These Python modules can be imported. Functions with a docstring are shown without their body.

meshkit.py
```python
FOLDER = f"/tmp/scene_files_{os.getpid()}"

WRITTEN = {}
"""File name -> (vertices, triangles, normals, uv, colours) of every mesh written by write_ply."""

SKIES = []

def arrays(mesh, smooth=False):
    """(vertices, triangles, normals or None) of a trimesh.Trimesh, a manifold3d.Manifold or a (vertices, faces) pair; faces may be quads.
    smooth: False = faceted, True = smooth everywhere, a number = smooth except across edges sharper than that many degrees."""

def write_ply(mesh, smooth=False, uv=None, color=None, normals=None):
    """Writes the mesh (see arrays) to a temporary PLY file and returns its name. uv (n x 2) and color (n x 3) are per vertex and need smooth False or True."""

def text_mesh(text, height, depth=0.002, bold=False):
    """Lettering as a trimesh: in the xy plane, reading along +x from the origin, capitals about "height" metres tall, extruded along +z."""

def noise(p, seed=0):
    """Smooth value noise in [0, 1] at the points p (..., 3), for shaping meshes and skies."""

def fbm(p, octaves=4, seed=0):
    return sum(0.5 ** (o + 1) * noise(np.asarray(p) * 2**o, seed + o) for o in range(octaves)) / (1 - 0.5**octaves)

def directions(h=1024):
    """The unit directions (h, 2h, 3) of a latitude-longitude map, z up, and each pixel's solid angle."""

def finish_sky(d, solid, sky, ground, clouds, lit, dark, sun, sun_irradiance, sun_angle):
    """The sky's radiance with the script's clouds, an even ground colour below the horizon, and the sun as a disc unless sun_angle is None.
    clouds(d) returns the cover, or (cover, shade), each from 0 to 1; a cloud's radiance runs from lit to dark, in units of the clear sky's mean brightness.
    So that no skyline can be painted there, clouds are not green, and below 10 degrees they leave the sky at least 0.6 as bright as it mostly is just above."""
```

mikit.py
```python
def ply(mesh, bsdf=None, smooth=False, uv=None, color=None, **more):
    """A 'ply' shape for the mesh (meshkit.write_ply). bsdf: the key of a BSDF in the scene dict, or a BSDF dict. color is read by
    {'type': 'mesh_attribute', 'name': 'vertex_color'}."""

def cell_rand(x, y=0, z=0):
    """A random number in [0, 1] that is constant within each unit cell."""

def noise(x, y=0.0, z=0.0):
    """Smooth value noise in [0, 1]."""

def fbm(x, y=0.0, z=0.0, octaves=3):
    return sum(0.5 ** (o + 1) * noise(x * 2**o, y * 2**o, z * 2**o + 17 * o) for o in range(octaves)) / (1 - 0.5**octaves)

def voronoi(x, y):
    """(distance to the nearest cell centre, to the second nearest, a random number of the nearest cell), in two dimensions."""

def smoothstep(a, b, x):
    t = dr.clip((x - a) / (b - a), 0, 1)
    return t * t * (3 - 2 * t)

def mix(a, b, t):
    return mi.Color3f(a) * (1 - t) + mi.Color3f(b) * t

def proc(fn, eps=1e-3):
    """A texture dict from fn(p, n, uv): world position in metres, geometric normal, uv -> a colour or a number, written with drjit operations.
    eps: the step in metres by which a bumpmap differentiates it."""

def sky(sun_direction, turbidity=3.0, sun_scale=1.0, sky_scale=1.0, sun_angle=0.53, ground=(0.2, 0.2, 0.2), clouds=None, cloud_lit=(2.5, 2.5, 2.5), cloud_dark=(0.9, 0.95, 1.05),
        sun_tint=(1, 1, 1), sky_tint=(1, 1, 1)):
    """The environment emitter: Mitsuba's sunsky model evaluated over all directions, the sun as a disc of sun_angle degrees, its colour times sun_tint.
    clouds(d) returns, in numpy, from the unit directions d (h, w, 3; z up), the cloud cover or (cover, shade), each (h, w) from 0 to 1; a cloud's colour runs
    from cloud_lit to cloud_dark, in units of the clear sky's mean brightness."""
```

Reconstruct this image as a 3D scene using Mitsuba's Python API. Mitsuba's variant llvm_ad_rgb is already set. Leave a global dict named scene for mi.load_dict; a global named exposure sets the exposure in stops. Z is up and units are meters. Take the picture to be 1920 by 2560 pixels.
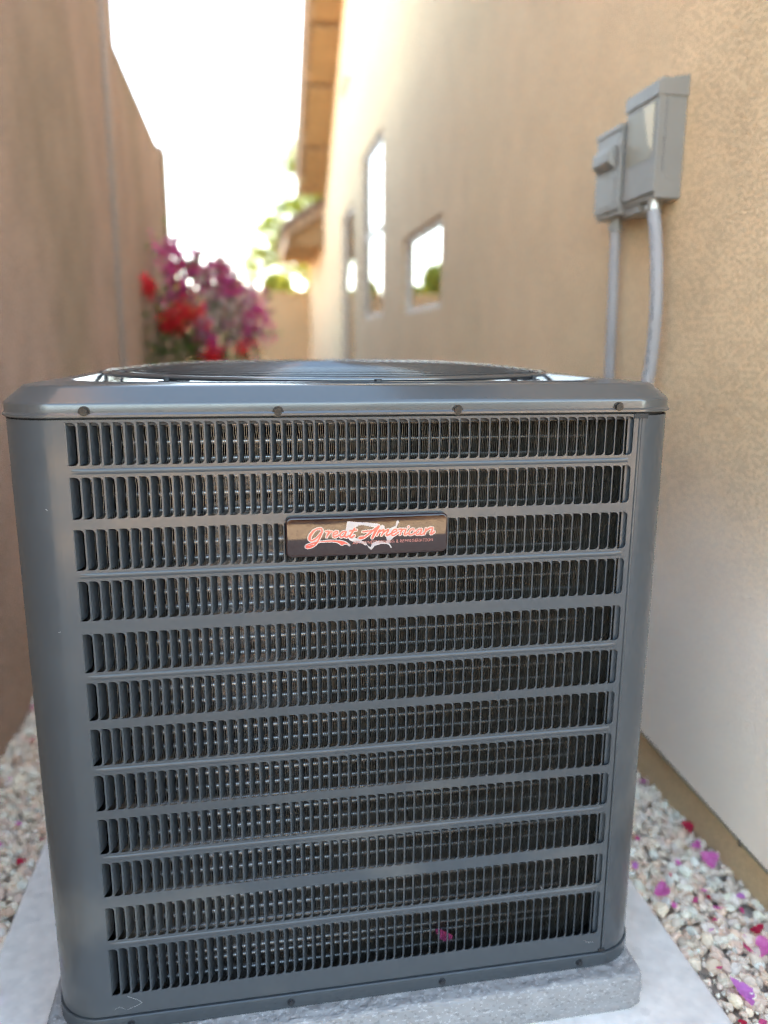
import math
import numpy as np
import trimesh
import mitsuba as mi
import drjit as dr
import shapely
from shapely import affinity
from shapely.geometry import Polygon, LineString, Point, box as sbox
from shapely.ops import unary_union
import mikit
import meshkit
from mikit import proc, noise, fbm, voronoi, smoothstep, mix, cell_rand

T = mi.ScalarTransform4f
V3 = np.array
scene, labels = {}, {}
DZ = 0.15                       # the gravel lies at z = 0

# ------------------------------------------------------------------ camera, sky, exposure
CAM = V3([0.2305, -1.014, 0.9377 + DZ])
FWD, UPV = V3([0.1659, 0.9637, -0.2093]), V3([0.0313, 0.2070, 0.9778])
scene['camera'] = dict(type='thinlens', fov=53.06, fov_axis='x', near_clip=0.02, far_clip=2000.0, aperture_radius=0.0076, focus_distance=1.05,
                       to_world=T().look_at(origin=CAM.tolist(), target=(CAM + FWD).tolist(), up=UPV.tolist()))
SUN = V3([0.58, 0.48, 0.52])
scene['sky'] = mikit.sky(SUN.tolist(), turbidity=3.0, sky_scale=1.5, sky_tint=(1.22, 1.0, 0.77), sun_tint=(1.0, 0.92, 0.78), ground=(0.32, 0.27, 0.22))
exposure = 5.17

# ------------------------------------------------------------------ helpers
def shift(mesh):
    if isinstance(mesh, (tuple, list)):
        v, f = np.asarray(mesh[0], float), np.asarray(mesh[1], int)
        if f.shape[1] == 4:
            f = np.vstack([f[:, [0, 1, 2]], f[:, [0, 2, 3]]])
        mesh = trimesh.Trimesh(v, f, process=False)
    m = mesh.copy()
    m.apply_translation([0, 0, DZ])
    return m

def key_for(name):
    if name not in scene and not any(k.startswith(name + '__') for k in scene) and name not in labels:
        return name
    i = 1
    while f'{name}_{i:03d}' in scene or f'{name}_{i:03d}' in labels or any(k.startswith(f'{name}_{i:03d}__') for k in scene):
        i += 1
    return f'{name}_{i:03d}'

counters = {}
def part(parent, name, mesh, bsdf, smooth=False, label=None, kind=None, color=None):
    full = f'{parent}__{name}'
    n = counters.get(full, 0)
    counters[full] = n + 1
    key = full if n == 0 else f'{full}_{n:03d}'
    scene[key] = mikit.ply(shift(mesh), bsdf, smooth=smooth, color=color) if not isinstance(mesh, dict) else mesh
    if label or kind:
        labels[key] = {}
        if label: labels[key]['label'] = label
        if kind: labels[key]['kind'] = kind
    return key

def thing(name, label, category, group=None, kind=None, mesh=None, bsdf=None, smooth=False, color=None):
    key = key_for(name)
    labels[key] = {'label': label, 'category': category}
    if group: labels[key]['group'] = group
    if kind: labels[key]['kind'] = kind
    if mesh is not None:
        scene[key] = mikit.ply(shift(mesh), bsdf, smooth=smooth, color=color)
    return key

def cat(ms):
    return trimesh.util.concatenate(ms)

def bx(x0, x1, y0, y1, z0, z1):
    m = trimesh.creation.box(extents=[x1 - x0, y1 - y0, z1 - z0])
    m.apply_translation([(x0 + x1) / 2, (y0 + y1) / 2, (z0 + z1) / 2])
    return m

def rbox(x0, x1, y0, y1, z0, z1, r=0.004, n=3):
    """box with rounded edges: hull of corner spheres"""
    s = trimesh.creation.icosphere(subdivisions=1 if n < 3 else 2, radius=r).vertices
    pts = np.vstack([s + [x, y, z] for x in (x0 + r, x1 - r) for y in (y0 + r, y1 - r) for z in (z0 + r, z1 - r)])
    return trimesh.convex.convex_hull(pts)

def extr(poly, h):
    """polygon(s) extruded along +z"""
    gs = getattr(poly, 'geoms', [poly])
    return cat([trimesh.creation.extrude_polygon(g, h, engine='earcut') for g in gs if g.area > 1e-10])

def to_xz(m, y=0.0):
    """xy-plane drawing (x, up) extruded along z -> x, z upright; the extrusion runs towards +y"""
    v = m.vertices
    m = trimesh.Trimesh(np.stack([v[:, 0], y + v[:, 2], v[:, 1]], 1), m.faces[:, ::-1], process=False)
    return m

def to_yz(m, x=0.0):
    """drawing in (y, z), extruded along +x"""
    v = m.vertices
    return trimesh.Trimesh(np.stack([x + v[:, 2], v[:, 0], v[:, 1]], 1), m.faces, process=False)

def loft(rings, closed=True):
    """rings: list of (n,3); returns quads"""
    n = len(rings[0])
    v = np.vstack(rings)
    i = np.arange(n if closed else n - 1)
    j = (i + 1) % n
    f = np.vstack([np.stack([k * n + i, k * n + j, (k + 1) * n + j, (k + 1) * n + i], 1) for k in range(len(rings) - 1)])
    return v, np.vstack([f[:, [0, 1, 2]], f[:, [0, 2, 3]]])

def rrect(cx, cy, hx, hy, r, n=12):
    """points of a rounded rectangle, anticlockwise from the right side"""
    out = []
    for sx, sy, a0 in ((1, 1, 0), (-1, 1, 90), (-1, -1, 180), (1, -1, 270)):
        a = np.radians(a0 + np.linspace(0, 90, n))
        out.append(np.stack([cx + sx * (hx - r) + r * np.cos(a), cy + sy * (hy - r) + r * np.sin(a)], 1))
    return np.vstack(out)

def ring3(xy, z):
    return np.column_stack([xy, np.full(len(xy), z)])

def tube(path, r, n=8, closed=False):
    p = np.asarray(path, float)
    m = len(p)
    r = np.broadcast_to(r, m)
    t = np.roll(p, -1, 0) - np.roll(p, 1, 0) if closed else np.gradient(p, axis=0)
    t /= np.linalg.norm(t, axis=1, keepdims=True) + 1e-12
    ref = V3([0, 0, 1.0]) if np.mean(np.abs(t[:, 2])) < 0.8 else V3([0, 1.0, 0.0])
    u = np.cross(t, ref); u /= np.linalg.norm(u, axis=1, keepdims=True) + 1e-12
    w = np.cross(t, u)
    a = np.arange(n) * 2 * np.pi / n
    v = (p[:, None] + r[:, None, None] * (np.cos(a)[None, :, None] * u[:, None] + np.sin(a)[None, :, None] * w[:, None])).reshape(-1, 3)
    f = []
    i = np.arange(n); j = (i + 1) % n
    for k in range(m if closed else m - 1):
        q = (k + 1) % m
        f.append(np.stack([k * n + i, k * n + j, q * n + j, q * n + i], 1))
    f = np.vstack(f)
    f = np.vstack([f[:, [0, 2, 1]], f[:, [0, 3, 2]]])
    if not closed:
        v = np.vstack([v, p[:1], p[-1:]])
        f = np.vstack([f, np.stack([i, j, np.full(n, m * n)], 1), np.stack([(m - 1) * n + j, (m - 1) * n + i, np.full(n, m * n + 1)], 1)])
    return trimesh.Trimesh(v, f, process=False)

def cyl(p0, p1, r, n=24):
    p0, p1 = np.asarray(p0, float), np.asarray(p1, float)
    m = trimesh.creation.cylinder(radius=r, segment=[p0, p1], sections=n)
    return m

# ------------------------------------------------------------------ materials
def two(b): return {'type': 'twosided', 'bsdf': b}
def rgb(*c): return {'type': 'rgb', 'value': list(c)}
def pr(base, rough, **k): return two(dict(type='principled', base_color=base if isinstance(base, dict) else rgb(*base), roughness=rough, **k))

def stucco_color(base, amount, warm):
    b, w = base, warm
    def fn(p, n, uv):
        s = fbm(p.x * 1.3 + 7, p.y * 1.3, p.z * 0.55 + 3, octaves=3)
        q = fbm(p.x * 9, p.y * 9, p.z * 5, octaves=2)
        g = 0.6 * noise(p.x * 230, p.y * 230, p.z * 230) + 0.7 * smoothstep(0.35, 0.65, noise(p.x * 140 + 5, p.y * 140, p.z * 160)) - 0.15
        c = mix(mi.Color3f(*b), mi.Color3f(*w), smoothstep(0.3, 0.7, s))
        return c * (1 - amount + amount * (0.7 * q + 0.6 * g + 0.35 * s))
    return proc(fn)

def stucco_bump(p, n, uv):
    a = fbm(p.x * 220, p.y * 220, p.z * 220, octaves=2)
    return a

def low_skylight_color(base, amount, warm):
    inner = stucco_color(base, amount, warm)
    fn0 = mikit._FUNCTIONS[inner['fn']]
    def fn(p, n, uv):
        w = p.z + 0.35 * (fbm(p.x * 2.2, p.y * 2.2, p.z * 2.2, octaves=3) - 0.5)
        return mix(fn0(p, n, uv), mi.Color3f(0.76, 0.655, 0.56), 0.80 * smoothstep(1.0, 0.45, w))  # paler low wall: blue sky light painted into the stucco colour
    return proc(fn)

def stucco(base, warm, amount=0.22, h=0.0016, low_skylight=False):
    return two({'type': 'bumpmap', 'bump': proc(stucco_bump, eps=0.0012), 'scale': h,
                'bsdf': {'type': 'principled', 'base_color': (low_skylight_color if low_skylight else stucco_color)(base, amount, warm), 'roughness': 0.92, 'specular': 0.25}})

scene['stucco_house'] = stucco((0.63, 0.445, 0.275), (0.57, 0.415, 0.255), low_skylight=True)
scene['stucco_near'] = two({'type': 'principled', 'base_color': low_skylight_color((0.63, 0.445, 0.275), 0.38, (0.57, 0.415, 0.255)), 'roughness': 0.92, 'specular': 0.25})
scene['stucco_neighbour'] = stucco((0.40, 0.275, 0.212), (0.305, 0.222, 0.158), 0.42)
scene['stucco_fence'] = stucco((0.66, 0.44, 0.24), (0.60, 0.40, 0.22))
scene['foundation_paint'] = stucco((0.56, 0.39, 0.21), (0.50, 0.35, 0.20), 0.25, 0.0012)

def panel_bump(p, n, uv):
    return noise(p.x * 320, p.y * 320, p.z * 320) + 1.4 * noise(p.x * 24, p.y * 24, p.z * 24)
def panel_rough(p, n, uv):
    return 0.20 + 0.16 * smoothstep(0.45, 0.75, fbm(p.x * 6, p.y * 6, p.z * 9, octaves=3))
def panel_color(p, n, uv):
    d = smoothstep(0.5, 0.8, fbm(p.x * 7 + 3, p.y * 7, p.z * 7, octaves=4)) * smoothstep(0.75, 0.1, p.z)
    return mix(mi.Color3f(0.045, 0.051, 0.057), mi.Color3f(0.10, 0.096, 0.088), d * 0.7)
scene['panel_paint'] = two({'type': 'bumpmap', 'bump': proc(panel_bump, eps=0.0008), 'scale': 0.00003,
                            'bsdf': {'type': 'principled', 'base_color': proc(panel_color), 'roughness': proc(panel_rough), 'eta': 1.42, 'clearcoat': 0.35, 'clearcoat_gloss': 0.94}})
scene['cap_paint'] = pr((0.046, 0.050, 0.053), proc(lambda p, n, uv: 0.15 + 0.10 * fbm(p.x * 9, p.y * 9, p.z * 9, octaves=3)), eta=1.65, clearcoat=0.6, clearcoat_gloss=0.96)
scene['guard_coat'] = pr((0.035, 0.038, 0.042), 0.18, eta=1.9, clearcoat=1.0, clearcoat_gloss=0.97)
scene['dark_metal'] = pr((0.02, 0.021, 0.024), 0.45)
scene['joint_black'] = pr((0.012, 0.012, 0.013), 0.6)  # black for joints and for the shade set into the seams
scene['fin_aluminium'] = pr((0.21, 0.19, 0.16), 0.4, metallic=0.8)
scene['tube_metal'] = pr((0.36, 0.36, 0.36), 0.3, metallic=1.0)
scene['screw_steel'] = pr((0.010, 0.010, 0.010), 0.3, specular=0.35)
scene['bright_steel'] = pr((0.40, 0.39, 0.37), 0.42, metallic=0.9)
scene['badge_black'] = pr((0.016, 0.006, 0.006), 0.05, eta=1.6)
scene['badge_red'] = pr((0.46, 0.060, 0.040), 0.2, specular=0.6)
scene['badge_white'] = pr((0.36, 0.29, 0.265), 0.2, specular=0.6)
scene['badge_map'] = pr((0.31, 0.285, 0.285), 0.2, specular=0.6)
scene['badge_small_red'] = pr((0.36, 0.13, 0.11), 0.2, specular=0.6)

def slab_color(p, n, uv):
    a = fbm(p.x * 5, p.y * 5, 0.0, octaves=4)
    b = fbm(p.x * 60, p.y * 60, 2.0, octaves=3)
    s = smoothstep(0.66, 0.74, noise(p.x * 55, p.y * 55, 5.0))
    c = mix(mi.Color3f(0.66, 0.595, 0.545), mi.Color3f(0.78, 0.715, 0.665), a)
    return c * (0.86 + 0.26 * b) * (1 - 0.08 * s * smoothstep(0.5, 0.6, a))
scene['slab_concrete'] = two({'type': 'bumpmap', 'bump': proc(lambda p, n, uv: fbm(p.x * 150, p.y * 150, p.z * 150, octaves=3) + 2 * noise(p.x * 22, p.y * 22, 1.0), eps=0.001), 'scale': 0.0009,
                              'bsdf': {'type': 'principled', 'base_color': proc(slab_color), 'roughness': 0.85, 'specular': 0.3}})
def pad_color(p, n, uv):
    a = fbm(p.x * 40, p.y * 40, p.z * 40, octaves=4)
    s = smoothstep(0.64, 0.80, noise(p.x * 270, p.y * 270, p.z * 270))
    d = smoothstep(0.72, 0.8, noise(p.x * 190, p.y * 190, p.z * 190 + 4))
    return mix(mi.Color3f(0.21, 0.20, 0.198), mi.Color3f(0.30, 0.285, 0.28), a) * (1 + 0.42 * s - 0.22 * d)
scene['pad_composite'] = two({'type': 'bumpmap', 'bump': proc(lambda p, n, uv: fbm(p.x * 260, p.y * 260, p.z * 260, octaves=3) + 1.3 * noise(p.x * 90, p.y * 90, p.z * 90), eps=0.0007), 'scale': 0.0032,
                              'bsdf': {'type': 'principled', 'base_color': proc(pad_color), 'roughness': 0.62, 'specular': 0.5}})
def ground_color(p, n, uv):
    a, b, w = voronoi(p.x * 55, p.y * 55)
    c = mix(mi.Color3f(0.48, 0.40, 0.33), mi.Color3f(0.68, 0.60, 0.52), w)
    return c * (0.6 + 0.4 * smoothstep(0.0, 0.3, b - a))
scene['ground_mat'] = two({'type': 'bumpmap', 'bump': proc(lambda p, n, uv: 1 - voronoi(p.x * 55, p.y * 55)[0], eps=0.002), 'scale': 0.008,
                           'bsdf': {'type': 'principled', 'base_color': proc(ground_color), 'roughness': 0.95, 'specular': 0.2}})
scene['stone'] = two({'type': 'bumpmap', 'bump': proc(lambda p, n, uv: fbm(p.x * 420, p.y * 420, p.z * 420, octaves=2), eps=0.0008), 'scale': 0.0016,
                      'bsdf': {'type': 'principled', 'base_color': {'type': 'mesh_attribute', 'name': 'vertex_color'}, 'roughness': 0.8, 'specular': 0.35}})
def box_color(p, n, uv):
    return mi.Color3f(0.205, 0.198, 0.185) * (0.92 + 0.16 * fbm(p.x * 14, p.y * 14, p.z * 14, octaves=3))
scene['box_paint'] = pr(proc(box_color), 0.38, specular=0.5)
scene['sticker'] = pr((0.55, 0.49, 0.36), 0.5)  # cream tone of the reflection drawn on the sticker
scene['sticker_grey'] = pr((0.235, 0.215, 0.165), 0.4)
scene['conduit_grey'] = pr((0.30, 0.29, 0.295), 0.6, specular=0.25)
scene['print_dark'] = pr((0.10, 0.10, 0.11), 0.6)
scene['trim_paint'] = pr(proc(lambda p, n, uv: mi.Color3f(0.34, 0.225, 0.135) * (0.8 + 0.4 * fbm(p.x * 3, p.y * 30, p.z * 30, octaves=3))), 0.75)
scene['soffit_paint'] = pr(proc(lambda p, n, uv: mi.Color3f(0.30, 0.175, 0.075) * (0.82 + 0.36 * fbm(p.x * 4, p.y * 14, p.z * 14, octaves=3))), 0.8)
scene['roof_tile'] = pr(proc(lambda p, n, uv: mi.Color3f(0.17, 0.11, 0.09) * (0.7 + 0.6 * fbm(p.x * 8, p.y * 8, p.z * 8, octaves=3))), 0.85)
scene['frame_paint'] = pr((0.56, 0.47, 0.40), 0.5)
scene['downspout_paint'] = pr((0.285, 0.23, 0.195), 0.6)
scene['screed_metal'] = pr((0.27, 0.225, 0.145), 0.5, metallic=0.3)
scene['pane_glass'] = {'type': 'thindielectric', 'int_ior': 1.25, 'ext_ior': 1.0}
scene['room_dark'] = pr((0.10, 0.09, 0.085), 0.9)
scene['bark'] = pr(proc(lambda p, n, uv: mi.Color3f(0.17, 0.12, 0.085) * (0.6 + 0.8 * fbm(p.x * 14, p.y * 14, p.z * 4, octaves=3))), 0.9)
def leafy(base_attr=True):
    return {'type': 'principledthin', 'base_color': {'type': 'mesh_attribute', 'name': 'vertex_color'}, 'roughness': 0.55, 'diff_trans': 1.1, 'spec_trans': 0.0}
scene['leaf'] = leafy()
def petal_color(p, n, uv):
    return mix(mi.Color3f(0.68, 0.11, 0.40), mi.Color3f(0.78, 0.27, 0.58), fbm(p.x * 90, p.y * 90, p.z * 90, octaves=2))
scene['petal_magenta'] = {'type': 'principledthin', 'base_color': proc(petal_color), 'roughness': 0.6, 'diff_trans': 0.8}
scene['petal_violet'] = {'type': 'principledthin', 'base_color': rgb(0.66, 0.24, 0.64), 'roughness': 0.6, 'diff_trans': 0.8}
scene['petal_pink'] = {'type': 'principledthin', 'base_color': rgb(0.62, 0.10, 0.26), 'roughness': 0.6, 'diff_trans': 0.8}
scene['petal_red'] = {'type': 'principledthin', 'base_color': rgb(0.50, 0.035, 0.08), 'roughness': 0.6, 'diff_trans': 0.8}
scene['dry_leaf'] = {'type': 'principledthin', 'base_color': rgb(0.42, 0.27, 0.07), 'roughness': 0.7, 'diff_trans': 0.6}

# ------------------------------------------------------------------ ground
ZG = -0.15
g = trimesh.creation.box(extents=[400, 400, 0.5]); g.apply_translation([0, 40, ZG - 0.262])
k = thing('ground', 'tan desert ground under the gravel strip beside the houses', 'ground', kind='structure', mesh=g, bsdf='ground_mat')

SLAB = (-0.249, 0.971, -0.50, 1.24)
slab = rbox(SLAB[0], SLAB[1], SLAB[2], SLAB[3], -0.26, -0.13, 0.008)
thing('concrete_slab', 'pale smooth concrete slab on the ground under the grey equipment pad', 'slab', mesh=slab, bsdf='slab_concrete', smooth=35)

# pebbles
rs = np.random.RandomState(11)
def stone_variants(sub, count, seed):
    r = np.random.RandomState(seed)
    out = []
    for _ in range(count):
        s = trimesh.creation.icosphere(subdivisions=sub)
        v = s.vertices.copy()
        for _ in range(9):                     # broken flat facets
            d = r.normal(size=3); d /= np.linalg.norm(d)
            h = r.uniform(0.55, 0.9)
            t = v @ d
            v -= np.outer(np.maximum(t - h, 0) * 0.92, d)
        v *= 1 + 0.07 * r.normal(size=(len(v), 1))
        v *= r.uniform(0.7, 1.25, size=3) * [1, 1, 0.78]
        out.append(v)
    return out, s.faces

PAL = V3([[0.84, 0.77, 0.68], [0.78, 0.68, 0.57], [0.70, 0.57, 0.45], [0.66, 0.49, 0.40], [0.72, 0.66, 0.61], [0.55, 0.48, 0.42], [0.62, 0.42, 0.30], [0.86, 0.82, 0.77], [0.40, 0.33, 0.27]])
PAL = np.minimum(PAL * [1.16, 1.06, 0.95], 0.88)
PAL = PAL * 0.72 + 0.28 * V3([0.74, 0.65, 0.56])
PALW = V3([0.20, 0.19, 0.15, 0.12, 0.13, 0.07, 0.05, 0.06, 0.03])

def pebbles(regions, density, size, sub, seed, keep=None):
    r = np.random.RandomState(seed)
    var, faces = stone_variants(sub, 14, seed + 1)
    var = np.array(var)
    pts = []
    for (x0, x1, y0, y1, zb) in regions:
        n = int((x1 - x0) * (y1 - y0) * density)
        p = np.column_stack([r.uniform(x0, x1, n), r.uniform(y0, y1, n), np.full(n, zb)])
        pts.append(p)
    p = np.vstack(pts)
    if keep is not None:
        p = p[keep(p)]
    n = len(p)
    sc = size * np.exp(r.normal(0, 0.42, n))
    sc = np.clip(sc, size * 0.42, size * 2.4)
    p[:, 2] += sc * 0.35 + r.uniform(0, 1, n) ** 1.6 * 0.010
    q = r.normal(size=(n, 4)); q[:, 1:3] *= 0.45; q /= np.linalg.norm(q, axis=1, keepdims=True)
    w, x, y, z = q.T
    R = np.stack([np.stack([1 - 2 * (y * y + z * z), 2 * (x * y - w * z), 2 * (x * z + w * y)], -1),
                  np.stack([2 * (x * y + w * z), 1 - 2 * (x * x + z * z), 2 * (y * z - w * x)], -1),
                  np.stack([2 * (x * z - w * y), 2 * (y * z + w * x), 1 - 2 * (x * x + y * y)], -1)], 1)
    v = np.einsum('nij,nkj->nki', R, var[r.randint(0, len(var), n)]) * sc[:, None, None] + p[:, None]
    col = PAL[r.choice(len(PAL), n, p=PALW / PALW.sum())] * r.uniform(0.82, 1.1, (n, 1)) * (1 + 0.03 * r.normal(size=(n, 1)) * [1.0, 0.3, -0.8])
    m = v.shape[1]
    f = (faces[None] + (np.arange(n) * m)[:, None, None]).reshape(-1, 3)
    return trimesh.Trimesh(v.reshape(-1, 3), f, process=False), np.clip(np.repeat(col, m, 0), 0.02, 0.9)

ok = lambda p: ~((p[:, 0] > SLAB[0] - 0.004) & (p[:, 0] < SLAB[1] + 0.004) & (p[:, 1] > SLAB[2]) & (p[:, 1] < SLAB[3]))
m1, c1 = pebbles([(0.955, 1.197, -0.45, 1.35, ZG), (-0.455, -0.235, -0.45, 1.45, ZG)], 12500, 0.0066, 1, 21, ok)
k = thing('gravel', 'mixed white, cream and pink crushed gravel along both walls', 'gravel', kind='stuff', mesh=m1, bsdf='stone', smooth=28 if False else False, color=c1)
m2, c2 = pebbles([(-0.455, 1.197, 1.25, 3.6, ZG), (-0.455, 1.197, -1.6, -0.45, ZG), (-1.8, 1.19, 3.6, 6.5, ZG)], 2600, 0.0125, 0, 31, ok)
thing('gravel', 'pale gravel bed running on behind the air conditioner towards the far wall', 'gravel', kind='stuff', mesh=m2, bsdf='stone', color=c2)

# ------------------------------------------------------------------ equipment pad
from scipy.spatial import cKDTree
padv = []
PX0, PX1, PY0, PY1, PZ0, PZ1 = -0.106, 0.836, -0.032, 0.90, -0.130, -0.062
rings = []
prof = [(0.010, PZ0 - 0.02), (0.004, PZ0 + 0.006)] + [(0.0 + 0.0008 * math.sin(i), PZ0 + 0.012 + i * 0.0055) for i in range(8)] + [(0.0006, PZ1 - 0.007), (0.002, PZ1 - 0.0035), (0.0045, PZ1 - 0.0012), (0.009, PZ1), (0.03, PZ1)]
def dense_rrect(inset, n=420):
    q = rrect((PX0 + PX1) / 2, (PY0 + PY1) / 2, (PX1 - PX0) / 2 - inset, (PY1 - PY0) / 2 - inset, 0.014 + 0.3 * inset, 14)
    q = np.vstack([q, q[:1]])
    d = np.r_[0, np.cumsum(np.linalg.norm(np.diff(q, axis=0), axis=1))]
    t = np.linspace(0, d[-1], n, endpoint=False)
    return np.column_stack([np.interp(t, d, q[:, 0]), np.interp(t, d, q[:, 1])])
for ins, z in prof + [(0.12, PZ1), (0.3, PZ1)]:
    rings.append(ring3(dense_rrect(ins), z))
v, f = loft(rings)
nz = meshkit.fbm(v * [38, 38, 60], octaves=3, seed=4) - 0.5
v = v + np.column_stack([nz * 0.0026, np.roll(nz, 37) * 0.0026, nz * 0.002])
c = len(v); v = np.vstack([v, [[0.365, 0.43, PZ1]]])
n0 = c - 420
f = np.vstack([f, np.stack([n0 + np.arange(420), n0 + (np.arange(420) + 1) % 420, np.full(420, c)], 1)])
thing('equipment_pad', 'rough grey composite pad under the air conditioner, on the concrete slab', 'pad', mesh=trimesh.Trimesh(v, f, process=False), bsdf='pad_composite', smooth=40)

# ------------------------------------------------------------------ the air conditioner
AC = thing('condenser_unit', 'dark grey square air conditioner condenser with louvred sides and fan guard on top', 'air conditioner')
X0, X1, Y0, Y1 = -0.085, 0.840, 0.0, 0.925
CX, CY = (X0 + X1) / 2, (Y0 + Y1) / 2
RC = 0.070
NSLOT, PITCH, SW = 54, 0.75 / 53, 0.0132
TOPS = [0.8441, 0.7745, 0.7065, 0.6371, 0.5644, 0.4948, 0.4272, 0.3577, 0.2900, 0.2206, 0.1479, 0.0791]
HGT = [0.0546] * 11 + [0.0791]
ZSEAM, ZBASE = 0.8485, -0.0365
TH = 0.0012

def slot_poly(x, z0, z1, w=SW, r=0.0062):
    a = np.radians(np.linspace(0, 90, 6))
    br = np.column_stack([x + w - r + r * np.sin(a), z0 + r - r * np.cos(a)])
    tr = np.column_stack([x + w - r + r * np.cos(a), z1 - r + r * np.sin(a)])
    return Polygon(np.vstack([[[x, z0]], br, tr, [[x, z1]]]))

def perforated(xa, xb, tops=TOPS):
    """panel drawing in (x, z) with the slot grid, built from row strips"""
    ms = []
    z = ZSEAM - 0.0012
    for top, h in zip(tops, HGT):
        ms.append(extr(sbox(xa, top + 0.0004, xb, z), TH))
        xs = np.arange(NSLOT) * PITCH
        strip = sbox(xa, top - h - 0.0004, xb, top + 0.0004)
        holes = unary_union([slot_poly(x, top - h, top) for x in xs])
        ms.append(extr(strip.difference(holes), TH))
        z = top - h - 0.0004
    ms.append(extr(sbox(xa, ZBASE + 0.0012, xb, z), TH))
    return cat(ms)

# front sheet with its folded left corner
XDOOR = 0.7725
flat = to_xz(perforated(X0 + RC, XDOOR - 0.0012), Y0)
a = np.radians(np.linspace(270, 180, 17))
arc = np.column_stack([X0 + RC + RC * np.cos(a), Y0 + RC + RC * np.sin(a)])
arc2 = np.vstack([arc, [[X0, Y0 + RC + 0.03]]])
cv, cf = loft([ring3(arc2, ZBASE + 0.0012), ring3(arc2, ZSEAM - 0.0012)], closed=False)
corner_left = trimesh.Trimesh(cv, cf[:, ::-1], process=False)
FP = part(AC, 'front_panel', flat, 'panel_paint', smooth=25)
part(AC, 'left_corner_panel', corner_left, 'panel_paint', smooth=True)
a = np.radians(np.linspace(270, 360, 17))
arcr = np.vstack([[[XDOOR + 0.0012, Y0 - 0.0006]], np.column_stack([X1 - RC + RC * np.cos(a), Y0 + RC + RC * np.sin(a)]), [[X1, Y0 + RC + 0.03]]])
cv, cf = loft([ring3(arcr, ZBASE + 0.0012), ring3(arcr, ZSEAM - 0.0035)], closed=False)
part(AC, 'corner_door_panel', trimesh.Trimesh(cv, cf, process=False), 'panel_paint', smooth=True, label='rounded right corner panel beyond the narrow vertical seam')
part(AC, 'seam_notch', bx(XDOOR - 0.010, XDOOR + 0.011, -0.0012, 0.010, ZSEAM - 0.0075, ZSEAM - 0.0005), 'joint_black')
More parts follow.
